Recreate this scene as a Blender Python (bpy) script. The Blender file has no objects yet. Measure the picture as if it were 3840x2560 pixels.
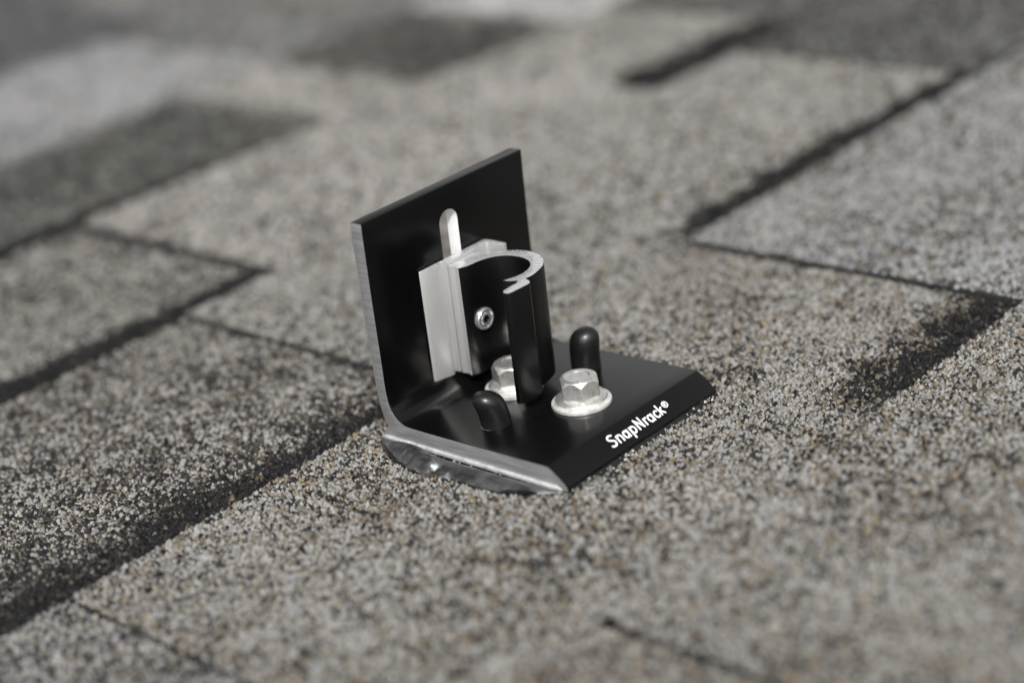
import bpy, bmesh, math, random
import numpy as np
from mathutils import Vector, Matrix, noise as mnoise

MM = 0.001                                   # everything below is written in millimetres
scene = bpy.context.scene
C = scene.collection
rng = np.random.default_rng(7)
random.seed(7)

# ------------------------------------------------------------------ camera
RIGHT = np.array([0.67075, -0.727463, -0.144541])
DOWN = np.array([-0.380912, -0.170659, -0.908725])
FWD = np.array([0.636397, 0.664585, -0.391569])
EYE = np.array([-349.822, -433.927, 263.786])
LENS = 64.257
cam_d = bpy.data.cameras.new('camera')
cam = bpy.data.objects.new('camera', cam_d)
C.objects.link(cam)
m = Matrix.Identity(4)
for i in range(3):
    m[i][0], m[i][1], m[i][2], m[i][3] = RIGHT[i], -DOWN[i], -FWD[i], EYE[i] * MM
cam.matrix_world = m
cam_d.sensor_fit = 'HORIZONTAL'
cam_d.sensor_width = 36.0
cam_d.lens = LENS
cam_d.clip_start = 0.02
cam_d.clip_end = 200.0
cam_d.dof.use_dof = True
cam_d.dof.focus_distance = 0.597
cam_d.dof.aperture_fstop = 3.8
scene.camera = cam

# ------------------------------------------------------------------ daylight
SUN_AZ = Vector((-0.68, -0.73))              # horizontal direction towards the sun
SUN_EL = math.radians(46)
SUN_AZ.normalize()
world = bpy.data.worlds.new('World')
scene.world = world
world.use_nodes = True
wn = world.node_tree
sky = wn.nodes.new('ShaderNodeTexSky')
sky.sky_type = 'NISHITA'
sky.sun_disc = False
sky.sun_elevation = SUN_EL
sky.sun_rotation = math.atan2(SUN_AZ.x, SUN_AZ.y)
sky.dust_density = 5.0
sky.ozone_density = 0.6
wn.nodes['Background'].inputs['Strength'].default_value = 0.115
haze_sky = wn.nodes.new('ShaderNodeHueSaturation')      # thin white high cloud over the whole sky
haze_sky.inputs['Saturation'].default_value = 0.04
haze_sky.inputs['Value'].default_value = 1.25
wn.links.new(sky.outputs[0], haze_sky.inputs['Color'])
wn.links.new(haze_sky.outputs[0], wn.nodes['Background'].inputs['Color'])
sun_d = bpy.data.lights.new('sun', 'SUN')
sun_d.energy = 4.3
sun_d.angle = math.radians(0.53)
sun_d.color = (1.0, 0.98, 0.95)
sun = bpy.data.objects.new('sun', sun_d)
C.objects.link(sun)
to_sun = Vector((SUN_AZ.x * math.cos(SUN_EL), SUN_AZ.y * math.cos(SUN_EL), math.sin(SUN_EL)))
sun.rotation_euler = to_sun.to_track_quat('Z', 'Y').to_euler()
sun.location = to_sun * 3
scene.view_settings.view_transform = 'Standard'
scene.view_settings.look = 'None'
scene.view_settings.exposure = 0.0
scene.view_settings.gamma = 1.0

# ------------------------------------------------------------------ materials
def new_mat(name):
    mt = bpy.data.materials.new(name)
    mt.use_nodes = True
    nt = mt.node_tree
    return mt, nt, nt.nodes['Principled BSDF']

def nd(nt, kind, **kw):
    n = nt.nodes.new(kind)
    for k, v in kw.items():
        if k in n.inputs:
            n.inputs[k].default_value = v
        else:
            setattr(n, k, v)
    return n

def streaks(nt, scale_vec, detail=3.0, scale=1.0):
    """noise stretched into lines along the axes given a small scale"""
    tc = nd(nt, 'ShaderNodeTexCoord')
    mp = nd(nt, 'ShaderNodeMapping')
    mp.inputs['Scale'].default_value = scale_vec
    nz = nd(nt, 'ShaderNodeTexNoise', Scale=scale, Detail=detail, Roughness=0.6)
    nt.links.new(tc.outputs['Object'], mp.inputs['Vector'])
    nt.links.new(mp.outputs[0], nz.inputs['Vector'])
    return nz, mp

def maprange(nt, src, lo, hi, a=0.3, b=0.7):
    r = nd(nt, 'ShaderNodeMapRange')
    r.inputs['From Min'].default_value = a
    r.inputs['From Max'].default_value = b
    r.inputs['To Min'].default_value = lo
    r.inputs['To Max'].default_value = hi
    nt.links.new(src, r.inputs['Value'])
    return r.outputs[0]

def bump(nt, bs, src, strength, dist=0.0002):
    b = nd(nt, 'ShaderNodeBump')
    b.inputs['Strength'].default_value = strength
    b.inputs['Distance'].default_value = dist
    nt.links.new(src, b.inputs['Height'])
    nt.links.new(b.outputs[0], bs.inputs['Normal'])
    return b

def colmix(nt, src, c1, c2, a=0.3, b=0.7):
    r = nd(nt, 'ShaderNodeValToRGB')
    r.color_ramp.elements[0].position = a
    r.color_ramp.elements[1].position = b
    r.color_ramp.elements[0].color = (*c1, 1)
    r.color_ramp.elements[1].color = (*c2, 1)
    nt.links.new(src, r.inputs[0])
    return r.outputs[0]

def metal(name, col, rough, lines=None, line_strength=0.25, rough_var=0.08, metallic=1.0, dark=0.8):
    mt, nt, bs = new_mat(name)
    bs.inputs['Base Color'].default_value = (*col, 1)
    bs.inputs['Metallic'].default_value = metallic
    bs.inputs['Roughness'].default_value = rough
    if lines:
        nz, _ = streaks(nt, lines)
        nt.links.new(maprange(nt, nz.outputs[0], rough - rough_var, rough + rough_var), bs.inputs['Roughness'])
        bump(nt, bs, nz.outputs[0], line_strength)
        nt.links.new(colmix(nt, nz.outputs[0], tuple(c * dark for c in col), col), bs.inputs['Base Color'])
    return mt

# black anodised aluminium: dark, smooth, with faint lines along the extrusion and dust specks
def anodised(name, lines, rough):
    mt, nt, bs = new_mat(name)
    nz, _ = streaks(nt, lines)
    tc = nd(nt, 'ShaderNodeTexCoord')
    dust = nd(nt, 'ShaderNodeTexNoise', Scale=1400.0, Detail=4.0, Roughness=0.7)
    nt.links.new(tc.outputs['Object'], dust.inputs['Vector'])
    big = nd(nt, 'ShaderNodeTexNoise', Scale=60.0, Detail=3.0)
    nt.links.new(tc.outputs['Object'], big.inputs['Vector'])
    nt.links.new(colmix(nt, dust.outputs[0], (0.0018, 0.0018, 0.0019), (0.035, 0.034, 0.032), 0.64, 0.82), bs.inputs['Base Color'])
    bs.inputs['Metallic'].default_value = 0.0
    bs.inputs['IOR'].default_value = 1.42
    mr = maprange(nt, big.outputs[0], rough - .02, rough + .02)
    nt.links.new(mr, bs.inputs['Roughness'])
    bump(nt, bs, nz.outputs[0], 0.06, 0.00012)
    return mt

M = {}
M['black'] = anodised('black_anodised', (25, 1800, 1800), 0.22)
M['black_v'] = anodised('black_anodised_vertical_grain', (1500, 1500, 20), 0.34)
M['cut'] = metal('saw_cut_aluminium', (0.56, 0.565, 0.58), 0.38, (500, 70, 1150), 0.35, metallic=0.78, dark=0.68)
M['milled'] = metal('milled_slot_aluminium_glint', (0.93, 0.93, 0.93), 0.42, (1800, 1800, 350), 0.4, metallic=0.12)  # near-white colour stands in for the sun glint on the slot wall
M['mill_side'] = metal('mill_finish_aluminium', (0.52, 0.518, 0.51), 0.40, (5200, 5200, 6), 0.05, 0.05, metallic=0.6, dark=0.9)
M['ring'] = metal('bright_screw_steel', (0.62, 0.62, 0.63), 0.24, metallic=0.8)
M['cut_top'] = metal('saw_cut_aluminium_top', (0.70, 0.71, 0.725), 0.25, (2600, 300, 900), 0.08, metallic=0.65, dark=0.82)
M['rim'] = metal('sealant_rim_highlight', (0.74, 0.74, 0.74), 0.34, (60, 260, 400), 0.2, 0.1, metallic=0.55, dark=0.6)  # bright metal for the sealant rim, a sky highlight put into the colour

def steel():
    mt, nt, bs = new_mat('zinc_plated_steel')
    tc = nd(nt, 'ShaderNodeTexCoord')
    nz = nd(nt, 'ShaderNodeTexNoise', Scale=420.0, Detail=6.0, Roughness=0.7)
    nt.links.new(tc.outputs['Object'], nz.inputs['Vector'])
    nt.links.new(colmix(nt, nz.outputs[0], (0.60, 0.58, 0.55), (0.86, 0.845, 0.82), 0.3, 0.62), bs.inputs['Base Color'])
    bs.inputs['Metallic'].default_value = 0.86
    nt.links.new(maprange(nt, nz.outputs[0], 0.24, 0.38), bs.inputs['Roughness'])
    bump(nt, bs, nz.outputs[0], 0.14, 0.0002)
    return mt
M['steel'] = steel()

def washer_mat():
    mt, nt, bs = new_mat('pale_washer')
    tc = nd(nt, 'ShaderNodeTexCoord')
    nz = nd(nt, 'ShaderNodeTexNoise', Scale=300.0, Detail=5.0, Roughness=0.65)
    nt.links.new(tc.outputs['Object'], nz.inputs['Vector'])
    nt.links.new(colmix(nt, nz.outputs[0], (0.44, 0.43, 0.41), (0.64, 0.635, 0.62), 0.34, 0.58), bs.inputs['Base Color'])
    bs.inputs['Metallic'].default_value = 0.45
    bs.inputs['Roughness'].default_value = 0.42
    bump(nt, bs, nz.outputs[0], 0.3, 0.0003)
    return mt
M['washer'] = washer_mat()

def rubber():
    mt, nt, bs = new_mat('black_rubber')
    tc = nd(nt, 'ShaderNodeTexCoord')
    nz = nd(nt, 'ShaderNodeTexNoise', Scale=900.0, Detail=5.0, Roughness=0.7)
    nt.links.new(tc.outputs['Object'], nz.inputs['Vector'])
    bs.inputs['Base Color'].default_value = (0.006, 0.006, 0.0065, 1)
    nt.links.new(maprange(nt, nz.outputs[0], 0.28, 0.46), bs.inputs['Roughness'])
    bump(nt, bs, nz.outputs[0], 0.22, 0.0002)
    return mt
M['rubber'] = rubber()

def goo():
    mt, nt, bs = new_mat('shiny_sealant')
    tc = nd(nt, 'ShaderNodeTexCoord')
    nz = nd(nt, 'ShaderNodeTexNoise', Scale=160.0, Detail=5.0, Roughness=0.6)
    nt.links.new(tc.outputs['Object'], nz.inputs['Vector'])
    nt.links.new(colmix(nt, nz.outputs[0], (0.09, 0.091, 0.094), (0.24, 0.242, 0.246), 0.4, 0.66), bs.inputs['Base Color'])
    bs.inputs['Metallic'].default_value = 0.9
    nt.links.new(maprange(nt, nz.outputs[0], 0.36, 0.46), bs.inputs['Roughness'])
    bump(nt, bs, nz.outputs[0], 0.10, 0.0005)
    return mt
M['goo'] = goo()
mt, nt, bs = new_mat('black_sealant_and_shade')  # black of the lip bead, also painted shade on the near sealant
bs.inputs['Base Color'].default_value = (0.008, 0.008, 0.009, 1)
bs.inputs['Roughness'].default_value = 0.25
M['goo_black'] = mt
mt, nt, bs = new_mat('white_print')
bs.inputs['Base Color'].default_value = (0.86, 0.86, 0.85, 1)
bs.inputs['Roughness'].default_value = 0.5
M['print'] = mt

def asphalt():
    mt, nt, bs = new_mat('shingle_asphalt')
    tc = nd(nt, 'ShaderNodeTexCoord')
    nz = nd(nt, 'ShaderNodeTexNoise', Scale=900.0, Detail=4.0)
    nt.links.new(tc.outputs['Object'], nz.inputs['Vector'])
    nt.links.new(colmix(nt, nz.outputs[0], (0.007, 0.007, 0.007), (0.022, 0.021, 0.020)), bs.inputs['Base Color'])
    bs.inputs['Roughness'].default_value = 0.9
    bump(nt, bs, nz.outputs[0], 0.6, 0.0006)
    return mt
M['asphalt'] = asphalt()

def granule_mat():
    mt, nt, bs = new_mat('ceramic_granules')
    at = nd(nt, 'ShaderNodeVertexColor', layer_name='tint')
    nt.links.new(at.outputs['Color'], bs.inputs['Base Color'])
    bs.inputs['Roughness'].default_value = 0.85
    bs.inputs['Specular IOR Level'].default_value = 0.06
    return mt
M['granules'] = granule_mat()

def far_roof():
    mt, nt, bs = new_mat('roof_far')
    tc = nd(nt, 'ShaderNodeTexCoord')
    vo = nd(nt, 'ShaderNodeTexVoronoi', Scale=750.0)
    nt.links.new(tc.outputs['Object'], vo.inputs['Vector'])
    sep = nd(nt, 'ShaderNodeSeparateColor')
    nt.links.new(vo.outputs['Color'], sep.inputs[0])
    nt.links.new(colmix(nt, sep.outputs[0], (0.02, 0.02, 0.02), (0.24, 0.23, 0.215), 0.1, 0.9), bs.inputs['Base Color'])
    bs.inputs['Roughness'].default_value = 0.85
    bump(nt, bs, vo.outputs['Distance'], 0.6, 0.0006)
    return mt
M['roof'] = far_roof()

# ------------------------------------------------------------------ mesh helpers
def link(name, me, mats, parent=None):
    o = bpy.data.objects.new(name, me)
    C.objects.link(o)
    for mt in (mats if isinstance(mats, (list, tuple)) else [mats]):
        if mt.name not in [x.name for x in me.materials]:
            me.materials.append(mt)
    if parent:
        o.parent = parent
    return o

def mesh_from(name, verts, faces, smooth=None):
    me = bpy.data.meshes.new(name)
    me.from_pydata([tuple(np.array(v) * MM) for v in verts], [], faces)
    me.update()
    if smooth is not None:
        smooth_by(me, smooth)
    return me

def smooth_by(me, deg):
    me.polygons.foreach_set('use_smooth', [True] * len(me.polygons))
    me.set_sharp_from_angle(angle=math.radians(deg))
    me.update()

def fix_normals(me):
    bm = bmesh.new(); bm.from_mesh(me)
    bmesh.ops.recalc_face_normals(bm, faces=bm.faces)
    bm.to_mesh(me); bm.free()

def catmull(pts, n=5):
    pts = np.array(pts, float); out = []
    for i in range(len(pts) - 1):
        p0 = pts[max(i - 1, 0)]; p1 = pts[i]; p2 = pts[i + 1]; p3 = pts[min(i + 2, len(pts) - 1)]
        for k in range(n):
            t = k / n
            out.append(0.5 * ((2 * p1) + (-p0 + p2) * t + (2 * p0 - 5 * p1 + 4 * p2 - p3) * t * t + (-p0 + 3 * p1 - 3 * p2 + p3) * t ** 3))
    out.append(pts[-1])
    return np.array(out)

def prism(name, prof, place, lo, hi, mat_side=0, mat_lo=1, mat_hi=1, side_mats=None, bevel=0.0):
    """closed outline (2D) swept between lo and hi; place(a, b, s) gives the point in mm"""
    bm = bmesh.new()
    n = len(prof)
    A = [bm.verts.new(np.array(place(p[0], p[1], lo)) * MM) for p in prof]
    B = [bm.verts.new(np.array(place(p[0], p[1], hi)) * MM) for p in prof]
    fa = bm.faces.new(A); fa.material_index = mat_lo
    fb = bm.faces.new(B[::-1]); fb.material_index = mat_hi
    caps = [fa, fb]
    for i in range(n):
        j = (i + 1) % n
        f = bm.faces.new((A[i], B[i], B[j], A[j]))
        f.material_index = side_mats[i] if side_mats else mat_side
    bmesh.ops.recalc_face_normals(bm, faces=bm.faces)
    if bevel:
        bm.edges.ensure_lookup_table()
        es = [e for e in bm.edges if len(e.link_faces) == 2 and e.calc_face_angle(0) > math.radians(40)]
        bmesh.ops.bevel(bm, geom=es, offset=bevel * MM, segments=2, profile=0.6, affect='EDGES', clamp_overlap=True, material=-1)
    me = bpy.data.meshes.new(name)
    bm.to_mesh(me); bm.free()
    return me

def lathe(name, prof, center, axis_tilt=None, seg=48, smooth=35):
    """prof: (r, z) from bottom to top, closed at r=0"""
    verts, faces = [], []
    for r, z in prof:
        for k in range(seg):
            a = 2 * math.pi * k / seg
            verts.append(Vector((r * math.cos(a), r * math.sin(a), z)))
    for i in range(len(prof) - 1):
        for k in range(seg):
            k2 = (k + 1) % seg
            faces.append((i * seg + k, i * seg + k2, (i + 1) * seg + k2, (i + 1) * seg + k))
    faces.append(tuple(range(seg))[::-1])
    faces.append(tuple((len(prof) - 1) * seg + k for k in range(seg)))
    if axis_tilt is not None:
        verts = [axis_tilt @ v for v in verts]
    c = Vector(center)
    me = mesh_from(name, [v + c for v in verts], faces, smooth)
    fix_normals(me)
    return me

# ------------------------------------------------------------------ roof (the setting)
roof_me = mesh_from('roof', [(-9000, -9000, -9), (9000, -9000, -9), (9000, 9000, -9), (-9000, 9000, -9)], [(0, 1, 2, 3)])
roof = link('roof', roof_me, M['roof'])
roof['kind'] = 'structure'
roof['label'] = 'grey laminated asphalt shingle roof under the bracket'

# pieces of the shingle courses: x0,x1,y0,y1, height at y0 and y1, tone name
PIECES = [
    dict(x=(-280, -50), y=(-330, -137), z=(-0.8, 0.0), tone='tan', joint='+x'),
    dict(x=(-49.4, 300), y=(-330, -137), z=(-.2, .8), tone='light', corner=9),
    dict(x=(-280, -120.6), y=(-136.7, 12), z=(-1.1, -.35), tone='mid', joint='+x'),
    dict(x=(-120, 182.6), y=(-136.7, 12), z=(-0.8, 0.0), tone='light', bands=[(31, 94, 200, .97, 19, 'y')], joint='+x'),
    dict(x=(183.4, 470), y=(-136.7, 12), z=(1.0, 2.2), tone='light2'),
    dict(x=(-280, 39.5), y=(12.3, 161), z=(-1.4, -0.4), tone='leftgrey', bands=[(46, -400, -105, .97, 32, 'y'), (33, -125, -50, .97, 26, 'y'), (22, -75, 60, .97, 18, 'y')], joint='+x'),
    dict(x=(40, 424), y=(12.3, 161), z=(-0.1, 1.5), tone='light3', bands=[(20, 190, 500, 1.0, 4, 'y')], joint='+x wide', grow=(-.16, .20)),
    dict(x=(424.8, 760), y=(12.3, 161), z=(0.2, 1.6), tone='far_dark', bands=[(9, 300, 900, .9, 3, 'y')]),
    dict(x=(-220, 91.5), y=(161.3, 310), z=(-1.2, -0.2), tone='leftgrey2', bands=[(22, -400, 200, 1.0, 7, 'y')], joint='+x wide'),
    dict(x=(92.2, 352), y=(161.3, 310), z=(0.2, 1.6), tone='warm'),
    dict(x=(352.8, 485), y=(161.3, 310), z=(-0.8, 0.3), tone='far_light', bands=[(40, 300, 900, 1.0, 6, 'y')]),
    dict(x=(485.6, 800), y=(161.3, 310), z=(0.2, 1.6), tone='far_dark'),
    dict(x=(-160, 266), y=(310.3, 459), z=(-1.2, -0.2), tone='green', blend=[('cool', 'y1', 11), ('warm', 'x1', 12)], bands=[(24, -400, 170, 1.0, 8, 'y'), (20, 140, 400, .6, 12, 'y')]),
    dict(x=(266.6, 326), y=(310.3, 459), z=(-1.0, 0.0), tone='warm'),
    dict(x=(326.6, 458), y=(310.3, 459), z=(-1.2, -0.2), tone='brown', blend=[('warm', 'x0', 14), ('far_mid', 'y1', 14), ('far_light', 'x1', 14)]),
    dict(x=(458.6, 800), y=(310.3, 459), z=(-1.0, 0.0), tone='bright', blend=[('far_mid', 'y1', 22), ('brown', 'x0', 12)]),
    dict(x=(-60, 345), y=(459.3, 640), z=(-1.0, 0.0), tone='cool', blend=[('far_mid', 'x1', 30), ('far_dark2', 'y1', 30)]),
    dict(x=(345.6, 800), y=(459.3, 640), z=(-1.0, 0.0), tone='far_mid'),
    dict(x=(40, 400), y=(640.3, 790), z=(-1.0, 0.0), tone='far_dark2'),
    dict(x=(400.6, 900), y=(640.3, 790), z=(-1.0, 0.0), tone='far_mid'),
    dict(x=(150, 900), y=(790.3, 1100), z=(-1.0, 0.0), tone='far_dark2'),
]
# tone: share of pale, share of dark granules, tint of the pale and of the middle granules
TONES = {
    'light': (.48, .19, (.198, .194, .185), (.116, .101, .079)),
    'light2': (.49, .20, (.212, .213, .216), (.116, .106, .092)),
    'light3': (.48, .22, (.208, .205, .198), (.116, .104, .086)),
    'tan': (.44, .23, (.188, .181, .168), (.106, .091, .070)),
    'mid': (.48, .33, (.200, .196, .190), (.098, .088, .073)),
    'leftgrey': (.34, .40, (.200, .194, .182), (.086, .077, .063)),
    'leftgrey2': (.42, .34, (.19, .185, .173), (.086, .080, .069)),
    'warm': (.56, .18, (.235, .226, .214), (.122, .113, .101)),
    'far_light': (.52, .20, (.225, .217, .204), (.112, .105, .094)),
    'far_mid': (.36, .30, (.180, .178, .172), (.080, .080, .076)),
    'far_dark': (.18, .38, (.145, .145, .139), (.064, .064, .060)),
    'far_dark2': (.20, .38, (.145, .145, .147), (.060, .060, .061)),
    'green': (.16, .38, (.140, .141, .131), (.055, .056, .050)),
    'brown': (.14, .42, (.122, .118, .11), (.048, .046, .041)),
    'bright': (.66, .06, (.29, .29, .29), (.18, .177, .174)),
    'cool': (.54, .12, (.225, .225, .228), (.13, .13, .131)),
}

def in_view(x, y, margin):
    P = np.stack([x, y, np.zeros_like(x)], 1) - EYE
    d = P @ FWD
    u = (P @ RIGHT) / d * LENS / 36.0
    v = (P @ DOWN) / d * LENS / 36.0
    return (np.abs(u) < 0.5 + margin) & (np.abs(v) < 0.3334 + margin) & (d > 100), d

def smooth_noise(x, y, s, seed):
    """cheap value noise with smooth interpolation"""
    r = np.random.default_rng(seed)
    T = r.random((64, 64))
    gx, gy = x / s + 500, y / s + 500
    ix, iy = np.floor(gx).astype(int), np.floor(gy).astype(int)
    fx, fy = gx - ix, gy - iy
    fx, fy = fx * fx * (3 - 2 * fx), fy * fy * (3 - 2 * fy)
    g = lambda a, b: T[a % 64, b % 64]
    return (g(ix, iy) * (1 - fx) + g(ix + 1, iy) * fx) * (1 - fy) + (g(ix, iy + 1) * (1 - fx) + g(ix + 1, iy + 1) * fx) * fy

def piece_z(p, y):
    return p['z'][0] + (p['z'][1] - p['z'][0]) * (y - p['y'][0]) / (p['y'][1] - p['y'][0])

def slab(p):
    """the asphalt sheet of one piece, with a slightly ragged outline"""
    (x0, x1), (y0, y1) = p['x'], p['y']
    out = []
    def edge(a, b, n):
        a, b = np.array(a, float), np.array(b, float)
        for k in range(n):
            q = a + (b - a) * k / n
            out.append(q + rng.normal(0, 0.28, 2) * (k > 0))
    r = p.get('corner', 0.8)
    edge((x0, y0), (x1, y0), 40)
    edge((x1, y0), (x1, y1), 24)
    edge((x1, y1), (x0 + r, y1), 40)
    for k in range(1, 5):
        a = math.pi / 2 * k / 5
        out.append(np.array((x0 + r - r * math.sin(a), y1 - r + r * math.cos(a))))
    edge((x0, y1 - r), (x0, y0), 24)
    n = len(out)
    top = [(q[0], q[1], piece_z(p, q[1]) - 0.5) for q in out]
    low = min(p['z']) - 3.4
    bot = [(q[0], q[1], low) for q in out]
    faces = [tuple(range(n)), tuple(range(n, 2 * n))[::-1]]
    for i in range(n):
        j = (i + 1) % n
        faces.append((i, n + i, n + j, j))
    me = mesh_from('shingle', top + bot, faces)
    fix_normals(me)
    return me

NB, NT = 6, 3                                   # granule: ring of six, cap of three
GF = []
for i in range(NB):                             # side triangles between the two rings
    GF.append((i, (i + 1) % NB, NB + (i * NT // NB)))
for k in range(NT):
    i0 = [i for i in range(NB) if i * NT // NB == k][-1]
    GF.append(((i0 + 1) % NB, NB + (k + 1) % NT, NB + k))
GF += [(NB, NB + 1, NB + 2)]
GF = np.array(GF)

def granules(p, name, parent):
    (x0, x1), (y0, y1) = p['x'], p['y']
    sets = []
    for pitch, size, fine in ((1.12, 0.69, 0), (1.66, 1.0, 1), (4.8, 2.9, 2)):
        nx, ny = int((x1 - x0) / pitch), int((y1 - y0) / (pitch * .9))
        if nx < 1 or ny < 1:
            continue
        gx, gy = np.meshgrid((np.arange(nx) + .5) * (x1 - x0) / nx + x0, (np.arange(ny) + .5) * (y1 - y0) / ny + y0)
        gx = gx + (np.arange(ny) % 2)[:, None] * pitch * .5
        x = gx.ravel() + rng.uniform(-.48, .48, nx * ny) * pitch
        y = gy.ravel() + rng.uniform(-.48, .48, nx * ny) * pitch
        vis, d = in_view(x, y, 0.035)
        near = d < 790
        keep = (vis & near) if fine == 0 else (vis & ~near) if fine == 1 else ~vis
        keep &= (x > x0 + .1) & (x < x1 - .1) & (y > y0 + .1) & (y < y1 - .1)
        if 'corner' in p:
            r = p['corner']
            cx, cy = x0 + r, y1 - r
            keep &= ~((x < cx) & (y > cy) & ((x - cx) ** 2 + (y - cy) ** 2 > r * r))
        if fine == 2:
            keep &= in_view(x, y, 0.30)[0] | ((x > -150) & (x < 250) & (y > -200) & (y < 200))
        x, y = x[keep], y[keep]
        s = size * np.exp(rng.normal(0, .28, len(x)))
        sets.append((x, y, np.clip(s, size * .5, size * 1.7)))
    x = np.concatenate([a[0] for a in sets]); y = np.concatenate([a[1] for a in sets]); s = np.concatenate([a[2] for a in sets])
    n = len(x)
    if n == 0:
        return 0
    # colour of each granule
    tone_of = np.full(n, p['tone'], dtype=object)
    for other, ax, w in p.get('blend', []):
        dist = (y1 - y) if ax == 'y1' else (x1 - x) if ax == 'x1' else (x - x0) if ax == 'x0' else (y - y0)
        wob = (smooth_noise(x, y, 16, 21) - .5) * w * 1.6
        tone_of[rng.random(n) < np.clip(.5 - (dist + wob) / w * .5, 0, 1)] = other
    pl = np.array([TONES[k][0] for k in tone_of]); pd = np.array([TONES[k][1] for k in tone_of])
    cl = np.array([TONES[k][2] for k in tone_of]); cm = np.array([TONES[k][3] for k in tone_of])
    low = smooth_noise(x, y, 34, 3) * .6 + smooth_noise(x, y, 11, 4) * .4 - .5
    fine_n = smooth_noise(x, y, 4.2, 5) - .5
    PL = np.clip(pl - low * .42 - fine_n * .5, .02, .95)
    PD = np.clip(pd + low * .30 + fine_n * .42, .02, .9)
    if 'grow' in p:                              # the blend of this tab runs from darker to paler along its length
        g0, g1 = p['grow']
        g = g0 + (g1 - g0) * np.clip((y - y0) / (y1 - y0) * .6 + (x - x0) / (x1 - x0) * .4, 0, 1)
        PL = np.clip(PL + g, .02, .95); PD = np.clip(PD - g * .7, .02, .9)
    band = np.zeros(n)
    for w, bx0, bx1, st, soft, ax in p.get('bands', []):
        wob = (smooth_noise(x, y, 9, 8) - .5) * w * .45
        t = (y - y0) + wob
        b = np.clip((w - t) / soft, 0, 1) * st
        b *= np.clip((x - bx0) / 26 + .5, 0, 1) * np.clip((bx1 - x) / 26 + .5, 0, 1)
        band = np.maximum(band, b)
    if 'joint' in p:
        w = 7.0 if 'wide' in p['joint'] else 1.5
        jn = np.clip(smooth_noise(x, y, 7, 12) * 1.7, 0, 1)
        band = np.maximum(band, np.clip((w - (x1 - x)) / (w * .5), 0, 1) * (.75 if w > 3 else .9 * jn))
    PL = PL * (1 - band) ** 1.6
    PD = PD + (1 - PD) * band * .9
    r = rng.random(n)
    cls_l = r < PL
    cls_d = (r > 1 - PD) & ~cls_l
    col = np.empty((n, 3))
    col[:] = cm
    col *= rng.uniform(.62, 1.4, (n, 1))
    warm = rng.normal(0, 1, n)
    col *= 1 + warm[:, None] * np.array([.07, .01, -.07])
    col[cls_l] = cl[cls_l] * rng.uniform(.72, 1.26, (cls_l.sum(), 1)) * (1 + rng.normal(0, 1, (cls_l.sum(), 1)) * np.array([.03, .0, -.035]))
    col[cls_d] = np.array((.016, .0155, .016)) * rng.uniform(.5, 2.0, (cls_d.sum(), 1))
    col *= (1 - .45 * band)[:, None]
    spec = rng.random(n) < .0004
    col[spec] = (.26, .18, .08)
    col = np.clip(col, .004, .80)
    # shape
    ang = rng.uniform(0, 2 * np.pi, n)
    el = rng.uniform(.68, 1.0, n)
    hgt = s * rng.uniform(.65, 1.4, n)
    V = np.empty((n, NB + NT, 3))
    for k in range(NB):
        a = 2 * np.pi * (k + .5) / NB + rng.uniform(-.3, .3, n)
        rr = s * rng.uniform(.82, 1.12, n)
        V[:, k, 0] = rr * np.cos(a); V[:, k, 1] = rr * np.sin(a) * el
        V[:, k, 2] = -hgt * rng.uniform(.05, .5, n)
    for k in range(NT):
        a = 2 * np.pi * (k + .5) / NT + rng.uniform(-.35, .35, n)
        rr = s * rng.uniform(.42, .72, n)
        V[:, NB + k, 0] = rr * np.cos(a); V[:, NB + k, 1] = rr * np.sin(a) * el
        V[:, NB + k, 2] = hgt * rng.uniform(.3, .95, n)
    ca, sa = np.cos(ang)[:, None], np.sin(ang)[:, None]
    X = V[:, :, 0] * ca - V[:, :, 1] * sa
    Y = V[:, :, 0] * sa + V[:, :, 1] * ca
    Z = V[:, :, 2] + X * rng.normal(0, .16, (n, 1)) + Y * rng.normal(0, .16, (n, 1))
    z0 = piece_z(p, y) - .5 + .15 * hgt + rng.uniform(-.1, .22, n)
    P = np.stack([X + x[:, None], Y + y[:, None], Z + z0[:, None]], 2) * MM
    me = bpy.data.meshes.new(name)
    nv, nf = n * (NB + NT), n * len(GF)
    me.vertices.add(nv); me.loops.add(nf * 3); me.polygons.add(nf)
    me.vertices.foreach_set('co', P.astype(np.float32).ravel())
    idx = (GF[None] + (np.arange(n) * (NB + NT))[:, None, None]).astype(np.int32)
    me.loops.foreach_set('vertex_index', idx.ravel())
    me.polygons.foreach_set('loop_start', np.arange(0, nf * 3, 3, dtype=np.int32))
    me.update(calc_edges=True)
    at = me.color_attributes.new('tint', 'FLOAT_COLOR', 'POINT')
    cc = np.ones((n, NB + NT, 4), np.float32)
    cc[:, :, :3] = col[:, None, :]
    at.data.foreach_set('color', cc.ravel())
    o = link(name, me, M['granules'], parent)
    o['kind'] = 'stuff'
    return n

total = 0
for p in PIECES:
    sh = link('shingle', slab(p), M['asphalt'], roof)
    total += granules(p, 'granules', sh)
print('granules', total, 'triangles', total * len(GF))

# ------------------------------------------------------------------ the bracket
bracket = bpy.data.objects.new('roof_mount_bracket', None)
bracket.empty_display_size = 0.02
C.objects.link(bracket)
bracket['label'] = 'black L-shaped solar roof mount bracket with slotted upright bolted on the shingles'
bracket['category'] = 'bracket'

H, LEAN, T = 78.0, 3.6, 5.05
LEN = math.hypot(H, LEAN)
UP = np.array([0, -LEAN / LEN, H / LEN])
NRM = np.array([0, -UP[2], UP[1]])
ORG = NRM * T
def at_up(x, d, h):
    """x along the bracket, d in front of the upright, h along the upright"""
    return np.array([x, 0, 0]) + ORG + NRM * d + UP * h

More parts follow.
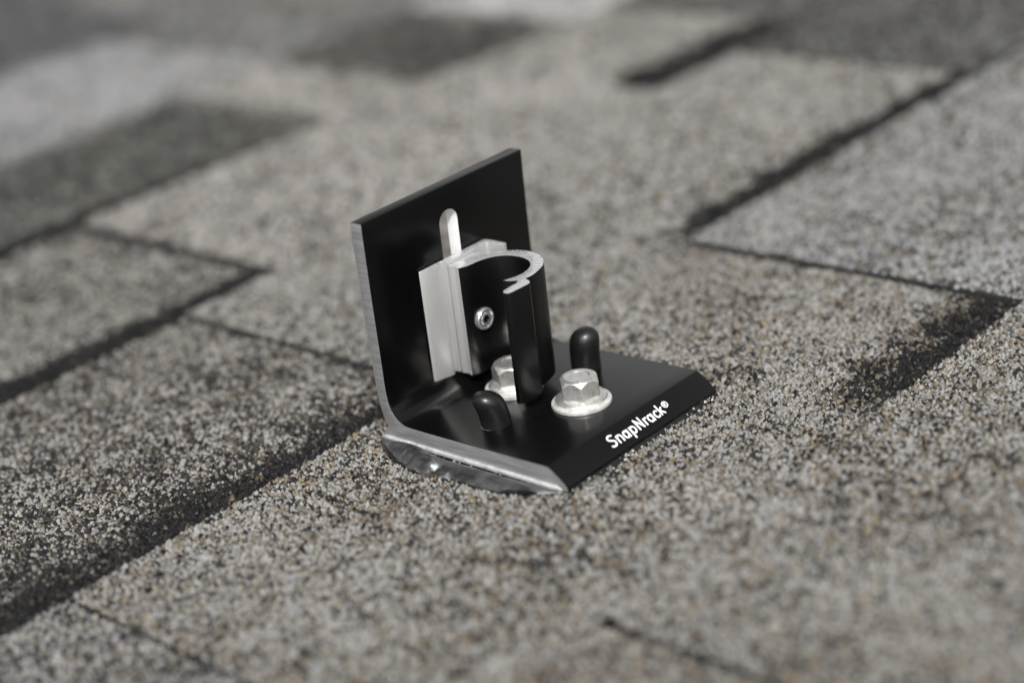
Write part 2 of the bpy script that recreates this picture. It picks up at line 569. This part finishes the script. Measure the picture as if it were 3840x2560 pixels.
# ---- L profile
outer = catmull([(-2.9, 5.0), (-2.6, 6.2), (-2.0, 8.0), (-1.0, 12.5), (-0.8, 20), (-1.1, 30), (-2.0, 54), (-3.4, 77.9)], 4)
inner = catmull([(-8.6, 77.9), (-7.1, 54), (-5.9, 30), (-5.35, 21), (-5.5, 14.6), (-6.7, 10.9), (-9.1, 8.35), (-12.0, 7.15), (-16, 6.9), (-30, 6.95), (-75.0, 7.4)], 5)
lip = catmull([(-75.0, 7.4), (-76.0, 7.0), (-79.2, 4.75), (-82.0, 2.3), (-82.45, 1.4), (-82.5, 0.1)], 3)
under = [(-79.5, 0.1), (-78.3, 1.5), (-75, 1.8), (-40, 1.6), (-9, 1.6), (-4.5, 0.6), (-3.6, 0.0), (-0.9, 0.0), (-0.7, 1.2), (-2.3, 3.6)]
prof = list(outer) + list(inner) + list(lip[1:]) + [np.array(q) for q in under]
body_me = prism('angle_plate', prof, lambda a, b, s: (s, a, b), 0.0, 76.0, 0, 1, 1, bevel=0.4)
body_me.materials.append(M['black']); body_me.materials.append(M['cut']); body_me.materials.append(M['milled'])
body = bpy.data.objects.new('angle_plate', body_me)
C.objects.link(body)
# slot
r = 4.25
slot = [(38 + r * math.cos(a), 65.4 + r * math.sin(a)) for a in np.linspace(0, math.pi, 25)] + \
       [(38 + r * math.cos(a), 24 + r * math.sin(a)) for a in np.linspace(math.pi, 2 * math.pi, 25)]
cut_me = prism('slot_cutter', slot, lambda a, b, s: at_up(a, s, b), -T - 4, 4, 2, 2, 2)
for k in ('black', 'cut', 'milled'):
    cut_me.materials.append(M[k])
cutter = bpy.data.objects.new('slot_cutter', cut_me)
C.objects.link(cutter)
bo = body.modifiers.new('slot', 'BOOLEAN')
bo.operation = 'DIFFERENCE'; bo.object = cutter; bo.solver = 'EXACT'; bo.material_mode = 'INDEX'
dg = bpy.context.evaluated_depsgraph_get()
done = bpy.data.meshes.new_from_object(body.evaluated_get(dg))
body.modifiers.clear(); body.data = done; done.name = 'angle_plate'
bpy.data.objects.remove(cutter)
smooth_by(done, 25)
body.parent = bracket

# ---- rear plate held against the upright, with its hooked end
plate = [(21.2, 0.06), (52.3, 0.06), (53.3, 1.0), (53.9, 9.6), (52.2, 9.7), (51.2, 3.2), (49.5, 2.5), (44, 2.9), (31.5, 2.9), (31.2, 1.1), (30.1, 1.0), (29.3, 2.35), (27.6, 2.3), (25.2, 1.45), (22.0, 0.75)]
pl_me = prism('channel_plate', plate, at_up, 13.0, 53.7, 0, 1, 1, bevel=0.28)
pl = link('channel_plate', pl_me, [M['mill_side'], M['cut_top']], bracket)
smooth_by(pl_me, 30)

# ---- C-shaped clamp
back = [(32.0, 3.1), (31.4, 3.9), (32.1, 5.9), (31.5, 8.3)]
inn = catmull([(31.5, 8.3), (34.9, 9.7), (40.8, 10.5), (45.3, 12.7), (48.0, 16.4), (48.7, 20.6), (47.8, 25.0), (45.0, 28.4), (41.0, 30.1), (37.0, 30.4), (31.4, 28.7)], 5)
jaw = [(31.9, 30.6), (33.6, 33.2), (32.0, 34.0), (28.4, 34.0), (25.3, 34.4), (24.0, 35.7), (24.3, 37.2), (25.2, 37.7), (33.7, 38.1), (35.2, 37.0), (36.2, 34.1)]
out = catmull([(36.2, 34.1), (38.8, 34.5), (43.0, 33.6), (47.7, 31.7), (51.8, 27.7), (53.9, 21.9), (53.1, 16.3), (50.6, 12.4), (47.2, 8.4), (44.6, 4.2)], 5)
cl_prof = [np.array(q) for q in back] + list(inn[1:]) + [np.array(q) for q in jaw] + list(out[1:]) + [np.array((44.2, 3.1))]
nprof = len(cl_prof)
sm = [0] * nprof
for i in range(0, 3):
    sm[i] = 2
cl_me = prism('pipe_clamp', cl_prof, at_up, 13.0, 52.6, 0, 1, 1, side_mats=sm, bevel=0.12)
clamp = link('pipe_clamp', cl_me, [M['black_v'], M['cut_top'], M['mill_side']], bracket)
smooth_by(cl_me, 30)

# ---- screw head inside the clamp
basis = Matrix(((1, NRM[0], UP[0]), (0, NRM[1], UP[1]), (0, NRM[2], UP[2])))
tilt = Matrix(((-1, 0, 0), (0, UP[1], NRM[1]), (0, UP[2], NRM[2])))     # lathe z -> NRM
sc_c = at_up(38.5, 9.6, 32.0)
sc_me = lathe('screw', [(3.9, 0.0), (3.9, 1.4), (3.6, 1.8), (3.1, 1.9), (2.6, 1.5), (2.3, 1.5), (2.0, 1.75), (1.4, 1.75), (1.1, 1.1), (0.05, 1.0)], sc_c, tilt, 32)
link('screw', sc_me, [M['ring'], M['black']], clamp)
for f in sc_me.polygons:
    if (Vector(f.center) / MM - Vector(sc_c)).dot(Vector(NRM)) < 1.5 and sum(((sc_me.vertices[v].co / MM - Vector(sc_c)).length for v in f.vertices)) / len(f.vertices) < 3.05:
        f.material_index = 1

# ---- bolts
def bolt(cx, cy, z0, spin, name):
    washer = lathe('washer', [(10.0, 0.05), (10.15, .5), (10.0, 1.2), (9.2, 1.65), (5.0, 1.9)], (cx, cy, z0), seg=64)
    fl = [(8.6, 1.66), (8.75, 2.0), (8.5, 2.5), (7.6, 2.9), (6.6, 3.2), (5.5, 3.3)]
    flange = lathe('flange', fl, (cx, cy, z0), seg=64)
    # hexagon with the chamfered crown: clip each ray by the hexagon and the cone
    seg, rows = 120, []
    ap = 6.15
    verts, faces = [], []
    zs = list(np.linspace(3.1, 9.6, 27))
    prof_r = []
    for z in zs:
        cone = 1e9 if z < 7.4 else 7.35 - (z - 7.4) * 0.62
        for k in range(seg):
            a = 2 * math.pi * k / seg
            b = (a - spin + math.pi / 6) % (math.pi / 3) - math.pi / 6
            hx = ap / math.cos(b)
            hx = min(hx, 7.0)
            rr = min(hx, cone)
            verts.append((cx + rr * math.cos(a), cy + rr * math.sin(a), z0 + z))
    for rr, z in ((5.3, 9.95), (4.6, 10.0), (3.9, 9.9), (3.4, 9.55), (2.6, 9.45), (1.2, 9.4), (0.05, 9.38)):
        for k in range(seg):
            a = 2 * math.pi * k / seg
            verts.append((cx + rr * math.cos(a), cy + rr * math.sin(a), z0 + z))
    nr = len(verts) // seg
    for i in range(nr - 1):
        for k in range(seg):
            k2 = (k + 1) % seg
            faces.append((i * seg + k, i * seg + k2, (i + 1) * seg + k2, (i + 1) * seg + k))
    hx_me = mesh_from('hex_head', verts, faces, 24)
    fix_normals(hx_me)
    b = link(name, hx_me, M['steel'], bracket)
    link('flange', flange, M['steel'], b)
    link('washer', washer, M['washer'], b)
    return b

CAMDIR = math.atan2(EYE[1] + 55, EYE[0] - 39.8)
b1 = bolt(39.9, -55.2, 7.2, CAMDIR + math.radians(30 + 3), 'bolt')
b1['label'] = 'pale hex bolt on its washer in front of the clamp'
b2 = bolt(38.9, -25.8, 6.95, CAMDIR + math.radians(30 + 20), 'bolt')
b2['label'] = 'pale hex bolt half hidden behind the clamp jaw'

# ---- rubber caps
def cap(cx, cy, z0, h, r, lean, label, dent):
    prof = [(r * .99, 0.0), (r * 1.0, .5), (r * 1.0, h - r * 1.0)]
    for k in range(1, 9):
        a = math.pi / 2 * k / 9
        prof.append((r * math.cos(a) ** .86, h - r * .92 + r * .92 * math.sin(a)))
    prof.append((0.05, h))
    prof = [(r, z) for r, z in prof]
    dense = [prof[0], prof[1]]
    for k in range(1, 9):
        dense.append((prof[2][0], prof[1][1] + (prof[2][1] - prof[1][1]) * k / 8))
    dense += prof[3:]
    me = lathe('rubber_cap', dense, (0, 0, 0), seg=48, smooth=60)
    for v in me.vertices:
        z = v.co.z / MM
        t = z / h
        n = mnoise.noise(Vector(v.co) * 160 + Vector((cx, cy, 0)))
        rad = Vector((v.co.x, v.co.y, 0))
        v.co += rad * n * .05
        bend = t * t
        v.co.x += lean[0] * bend * MM
        v.co.y += lean[1] * bend * MM
        v.co += Vector((cx, cy, z0)) * MM
    me.update()
    o = link('rubber_cap', me, M['rubber'], bracket)
    o['label'] = label
    ring = lathe('cap_rim', [(r + .10, 0.0), (r + .14, .08), (r + .04, .2), (r - .6, .22)], (cx, cy, z0), seg=48)
    link('cap_rim', ring, M['mill_side'], o)
    return o
cap(15.6, -39.0, 6.85, 12.9, 5.1, (-3.4, .6), 'black rubber cap bent over beside the silver cut end', 1)
cap(61.8, -38.4, 6.85, 15.4, 5.1, (.4, -1.6), 'upright black rubber cap behind the front bolt', 0)

# ---- white lettering on the front bevel
SB, ST = np.array([0, -82.0, 2.3]), np.array([0, -76.0, 7.0])
SV = (ST - SB) / np.linalg.norm(ST - SB)
SN = np.array([0, -SV[2], SV[1]])
def letter_point(x, s, lift):
    q = SB + SV * (s + .15)
    q = q + np.array([x, 0, 0])
    # follow the real bevel curve of the lip
    k = int(np.argmin(np.abs(lip[:, 0] - q[1])))
    zz = np.interp(-q[1], -lip[:, 0], lip[:, 1])
    return np.array([q[0], q[1], zz]) + SN * lift
def oval(cx, cy, rx, ry, a0=0, a1=360, n=22):
    return [(cx + rx * math.cos(math.radians(a)), cy + ry * math.sin(math.radians(a))) for a in np.linspace(a0, a1, n)]
W_ = .60
STROKES = [
    (catmull([(27.55, 5.45), (26.9, 5.68), (26.1, 5.62), (25.5, 5.2), (25.42, 4.6), (25.8, 4.1), (26.5, 3.72), (27.15, 3.25), (27.35, 2.6), (27.0, 2.0), (26.4, 1.75), (25.7, 1.78), (25.1, 2.05)], 3), W_),
    ([(28.75, 4.15), (28.75, 3.0), (28.75, 1.75)], W_), (catmull([(28.8, 3.3), (29.2, 3.95), (29.8, 4.2), (30.4, 3.95), (30.65, 3.2), (30.65, 1.75)], 4), W_),
    (oval(32.75, 2.98, .98, 1.22), W_), ([(33.85, 4.2), (33.85, 3), (33.85, 1.75)], W_),
    (oval(36.35, 2.98, .98, 1.22), W_), ([(35.3, 4.2), (35.3, 2.5), (35.3, .5)], W_),
    ([(38.75, 1.8), (38.75, 3.7), (38.75, 5.6)], W_), ([(38.75, 5.5), (39.9, 3.7), (40.95, 1.95)], W_), ([(40.95, 1.85), (40.95, 3.7), (40.95, 5.65)], W_),
    ([(42.45, 4.15), (42.45, 3), (42.45, 1.9)], W_), (catmull([(42.5, 3.3), (42.85, 3.95), (43.55, 4.2)], 4), W_),
    (oval(45.2, 3.0, .98, 1.22), W_), ([(46.35, 4.2), (46.35, 3), (46.35, 1.8)], W_),
    (oval(48.5, 3.05, 1.0, 1.22, 48, 312), W_),
    ([(50.15, 5.75), (50.15, 3.8), (50.15, 1.95)], W_), ([(51.6, 4.25), (50.9, 3.65), (50.3, 3.1)], W_), ([(50.6, 3.3), (51.1, 2.7), (51.75, 1.95)], W_),
    (oval(53.9, 4.3, 1.12, 1.14, 0, 360, 28), .27),
    ([(53.5, 4.95), (53.5, 4.3), (53.5, 3.65)], .22), (catmull([(53.5, 4.9), (54.0, 4.88), (54.22, 4.6), (54.0, 4.34), (53.55, 4.3)], 3), .20), ([(53.85, 4.3), (54.08, 3.98), (54.3, 3.65)], .22),
]
lv, lf = [], []
for si, (pts, w) in enumerate(STROKES):
    pts = np.array(pts, float)
    closed = np.linalg.norm(pts[0] - pts[-1]) < 1e-3
    tang = np.gradient(pts, axis=0)
    if closed:
        tang[0] = tang[-1] = pts[1] - pts[-2]
    tang /= np.linalg.norm(tang, axis=1)[:, None] + 1e-9
    rows = []
    if not closed:
        for t, wd in ((1, .25), (.8, .62), (.45, .9)):
            rows.append((pts[0] - tang[0] * w * .5 * t, tang[0], wd))
    rows += [(p, t, 1.0) for p, t in zip(pts, tang)]
    if not closed:
        for t, wd in ((.45, .9), (.8, .62), (1, .25)):
            rows.append((pts[-1] + tang[-1] * w * .5 * t, tang[-1], wd))
    base = len(lv)
    lift = .012 + .0025 * si
    for p, t, wd in rows:
        nrm = np.array([-t[1], t[0]])
        for side, up in ((-1, 0), (-.92, .035), (.92, .035), (1, 0)):
            q = p + nrm * side * w * .5 * wd
            lv.append(letter_point(q[0], q[1], lift + up - (.06 if up == 0 else 0)))
    for i in range(len(rows) - 1):
        for k in range(3):
            a = base + i * 4 + k
            lf.append((a, a + 1, a + 5, a + 4))
let_me = mesh_from('lettering', lv, lf)
fix_normals(let_me)
let = link('lettering', let_me, M['print'], body)
let['label'] = 'white printed word on the sloping front edge'

# ---- shiny sealant squeezed out along the near end
ys = np.linspace(0.5, -80.5, 240)
width = np.interp(-ys, [-1, 1, 6, 11, 16, 24, 31, 38, 42, 50, 56, 64, 68, 74, 78, 80.5], [.6, 2.5, 6.5, 9.0, 11.0, 12.4, 13.0, 12.0, 10.6, 10.8, 10.6, 9.4, 8.2, 5.2, 2.4, .6])
ridge = np.interp(-ys, [-1, 2, 8, 16, 24, 29, 33, 44, 60, 70, 76, 80.5], [.3, 1.4, 2.2, 2.6, 2.6, 2.4, 1.7, 1.8, 1.8, 1.4, .9, .2])
SEC = [(0.30, 'x', 1.66), (-.25, 'x', 1.80), (-.62, 'x', 1.62), (-.86, 'x', 1.20), (-.88, 'x', .75), (-.70, 'x', .30), (-.75, 'x', -.10),
       (-.135, 'r', .02), (-.19, 'r', .34), (-.27, 'r', .62), (-.37, 'r', .84), (-.48, 'r', .97), (-.60, 'r', 1.0), (-.71, 'r', .90), (-.81, 'r', .70), (-.90, 'r', .42), (-.97, 'r', .14), (-1.0, 'r', -.12), (-1.0, 'b', -1.0)]
# finer rows across the bulge
rows_ = [q for q in SEC if q[1] == 'r']
fine_ = catmull([(q[0], q[2]) for q in rows_], 3)
SEC = [q for q in SEC if q[1] == 'x'] + [(float(a), 'r', float(b)) for a, b in fine_] + [SEC[-1]]
gv, gf = [], []
for iy, y in enumerate(ys):
    w, rg = width[iy], ridge[iy]
    rag = 1 + .05 * mnoise.noise(Vector((0, y * .22, 3.1)))
    for t, kind, z in SEC:
        x = t * w * (rag if t < -.5 else 1) + 0
        if kind == 'x':
            e = min(1.0, w / 4.0)
            x = t * e if t < 0 else t
            zz = .1 + (z - .1) * min(1.0, .35 + e)
        elif kind == 'b':
            zz = z
        else:
            zz = z * rg
        if kind == 'r':
            edge = max(0.0, -t - .70)
            zz += edge * 2.2 * mnoise.noise(Vector((x * .7, y * .7, 1.0))) * (1 if -40 < y < -6 else .15)
            zz += .15 * mnoise.noise(Vector((x * .3, y * .12, 4.0)))
            for cx_, cy_, rx_, ry_, hz_ in ((-6.6, -17.5, 4.6, 13.5, 4.7), (-8.2, -28.5, 3.8, 7.5, 4.2), (-10.4, -22.0, 1.7, 6.5, 1.5), (-6.0, -60.0, 3.6, 15.0, 2.3)):
                q_ = ((x - cx_) / rx_) ** 2 + ((y - cy_) / ry_) ** 2
                if q_ < 1:
                    zz = max(zz, hz_ * math.sqrt(1 - q_) * (1 + .05 * mnoise.noise(Vector((x * .5, y * .3, 2.2)))))
            if -44 < y < -20 and t < -.6:
                zz -= .5 * max(0, mnoise.noise(Vector((x * .5, y * .45, 7.0))) + .2)
        gv.append((x, y, zz - .05))
k = len(SEC)
for i in range(len(ys) - 1):
    for j in range(k - 1):
        a = i * k + j
        gf.append((a, a + 1, a + k + 1, a + k))
seal_me = mesh_from('sealant', gv, gf, 60)
fix_normals(seal_me)
seal = link('sealant', seal_me, [M['goo'], M['rim'], M['goo_black']], bracket)
for i, f in enumerate(seal_me.polygons):
    j = i % (len(SEC) - 1)
    f.material_index = 1 if j < 5 else 2 if (j < 8 or j > len(SEC) - 6) else 0  # bright rim rows paint a highlight, black groove and outer rows paint shade
seal['label'] = 'shiny dark sealant squeezed out along the near cut end'

# thin black bead of sealant under the front lip
bv, bf = [], []
xs = np.linspace(0.3, 75.8, 120)
for x in xs:
    n1 = mnoise.noise(Vector((x * .25, 0, 0))); n2 = mnoise.noise(Vector((x * .8, 5, 0)))
    e = 1.1 + .55 * n1 + .35 * n2
    for yy, zz in ((-82.0, .9), (-82.6 - .25 * e, .55), (-82.6 - .6 * e, .15), (-82.6 - .95 * e, -.55), (-82.6 - 1.0 * e, -1.6)):
        bv.append((x, yy, zz))
for i in range(len(xs) - 1):
    for j in range(4):
        a = i * 5 + j
        bf.append((a, a + 1, a + 6, a + 5))
bead_me = mesh_from('sealant_bead', bv, bf, 60)
fix_normals(bead_me)
link('sealant_bead', bead_me, M['goo_black'], bracket)

# loose granules caught in the sealant along the front lip and on the dark drop edge
lg_v, lg_f = [], []
for i in range(46):
    x = random.uniform(1, 75)
    y = -82.7 - random.random() ** 1.5 * 2.4
    z = 0.15 + random.uniform(-.1, .45)
    s_ = random.uniform(.28, .75)
    base = len(lg_v)
    for k in range(6):
        a = k * math.pi / 3 + random.uniform(-.3, .3)
        lg_v.append((x + s_ * math.cos(a), y + s_ * .8 * math.sin(a), z - s_ * random.uniform(.1, .4)))
    for k in range(3):
        a = k * 2 * math.pi / 3 + random.uniform(-.3, .3)
        lg_v.append((x + .5 * s_ * math.cos(a), y + .45 * s_ * math.sin(a), z + s_ * random.uniform(.4, .8)))
    for k in range(6):
        lg_f.append((base + k, base + (k + 1) % 6, base + 6 + k // 2))
    for k in range(3):
        lg_f.append((base + (2 * k + 2) % 6, base + 6 + (k + 1) % 3, base + 6 + k))
    lg_f.append((base + 6, base + 7, base + 8))
lg_me = mesh_from('loose_granules', lg_v, lg_f)
at = lg_me.color_attributes.new('tint', 'FLOAT_COLOR', 'POINT')
for i in range(46):
    g = random.choice((.36, .30, .18, .12, .4)) * random.uniform(.8, 1.15)
    for k in range(9):
        at.data[i * 9 + k].color = (g, g * .97, g * .92, 1)
lg = link('loose_granules', lg_me, M['granules'], roof)
lg['kind'] = 'stuff'
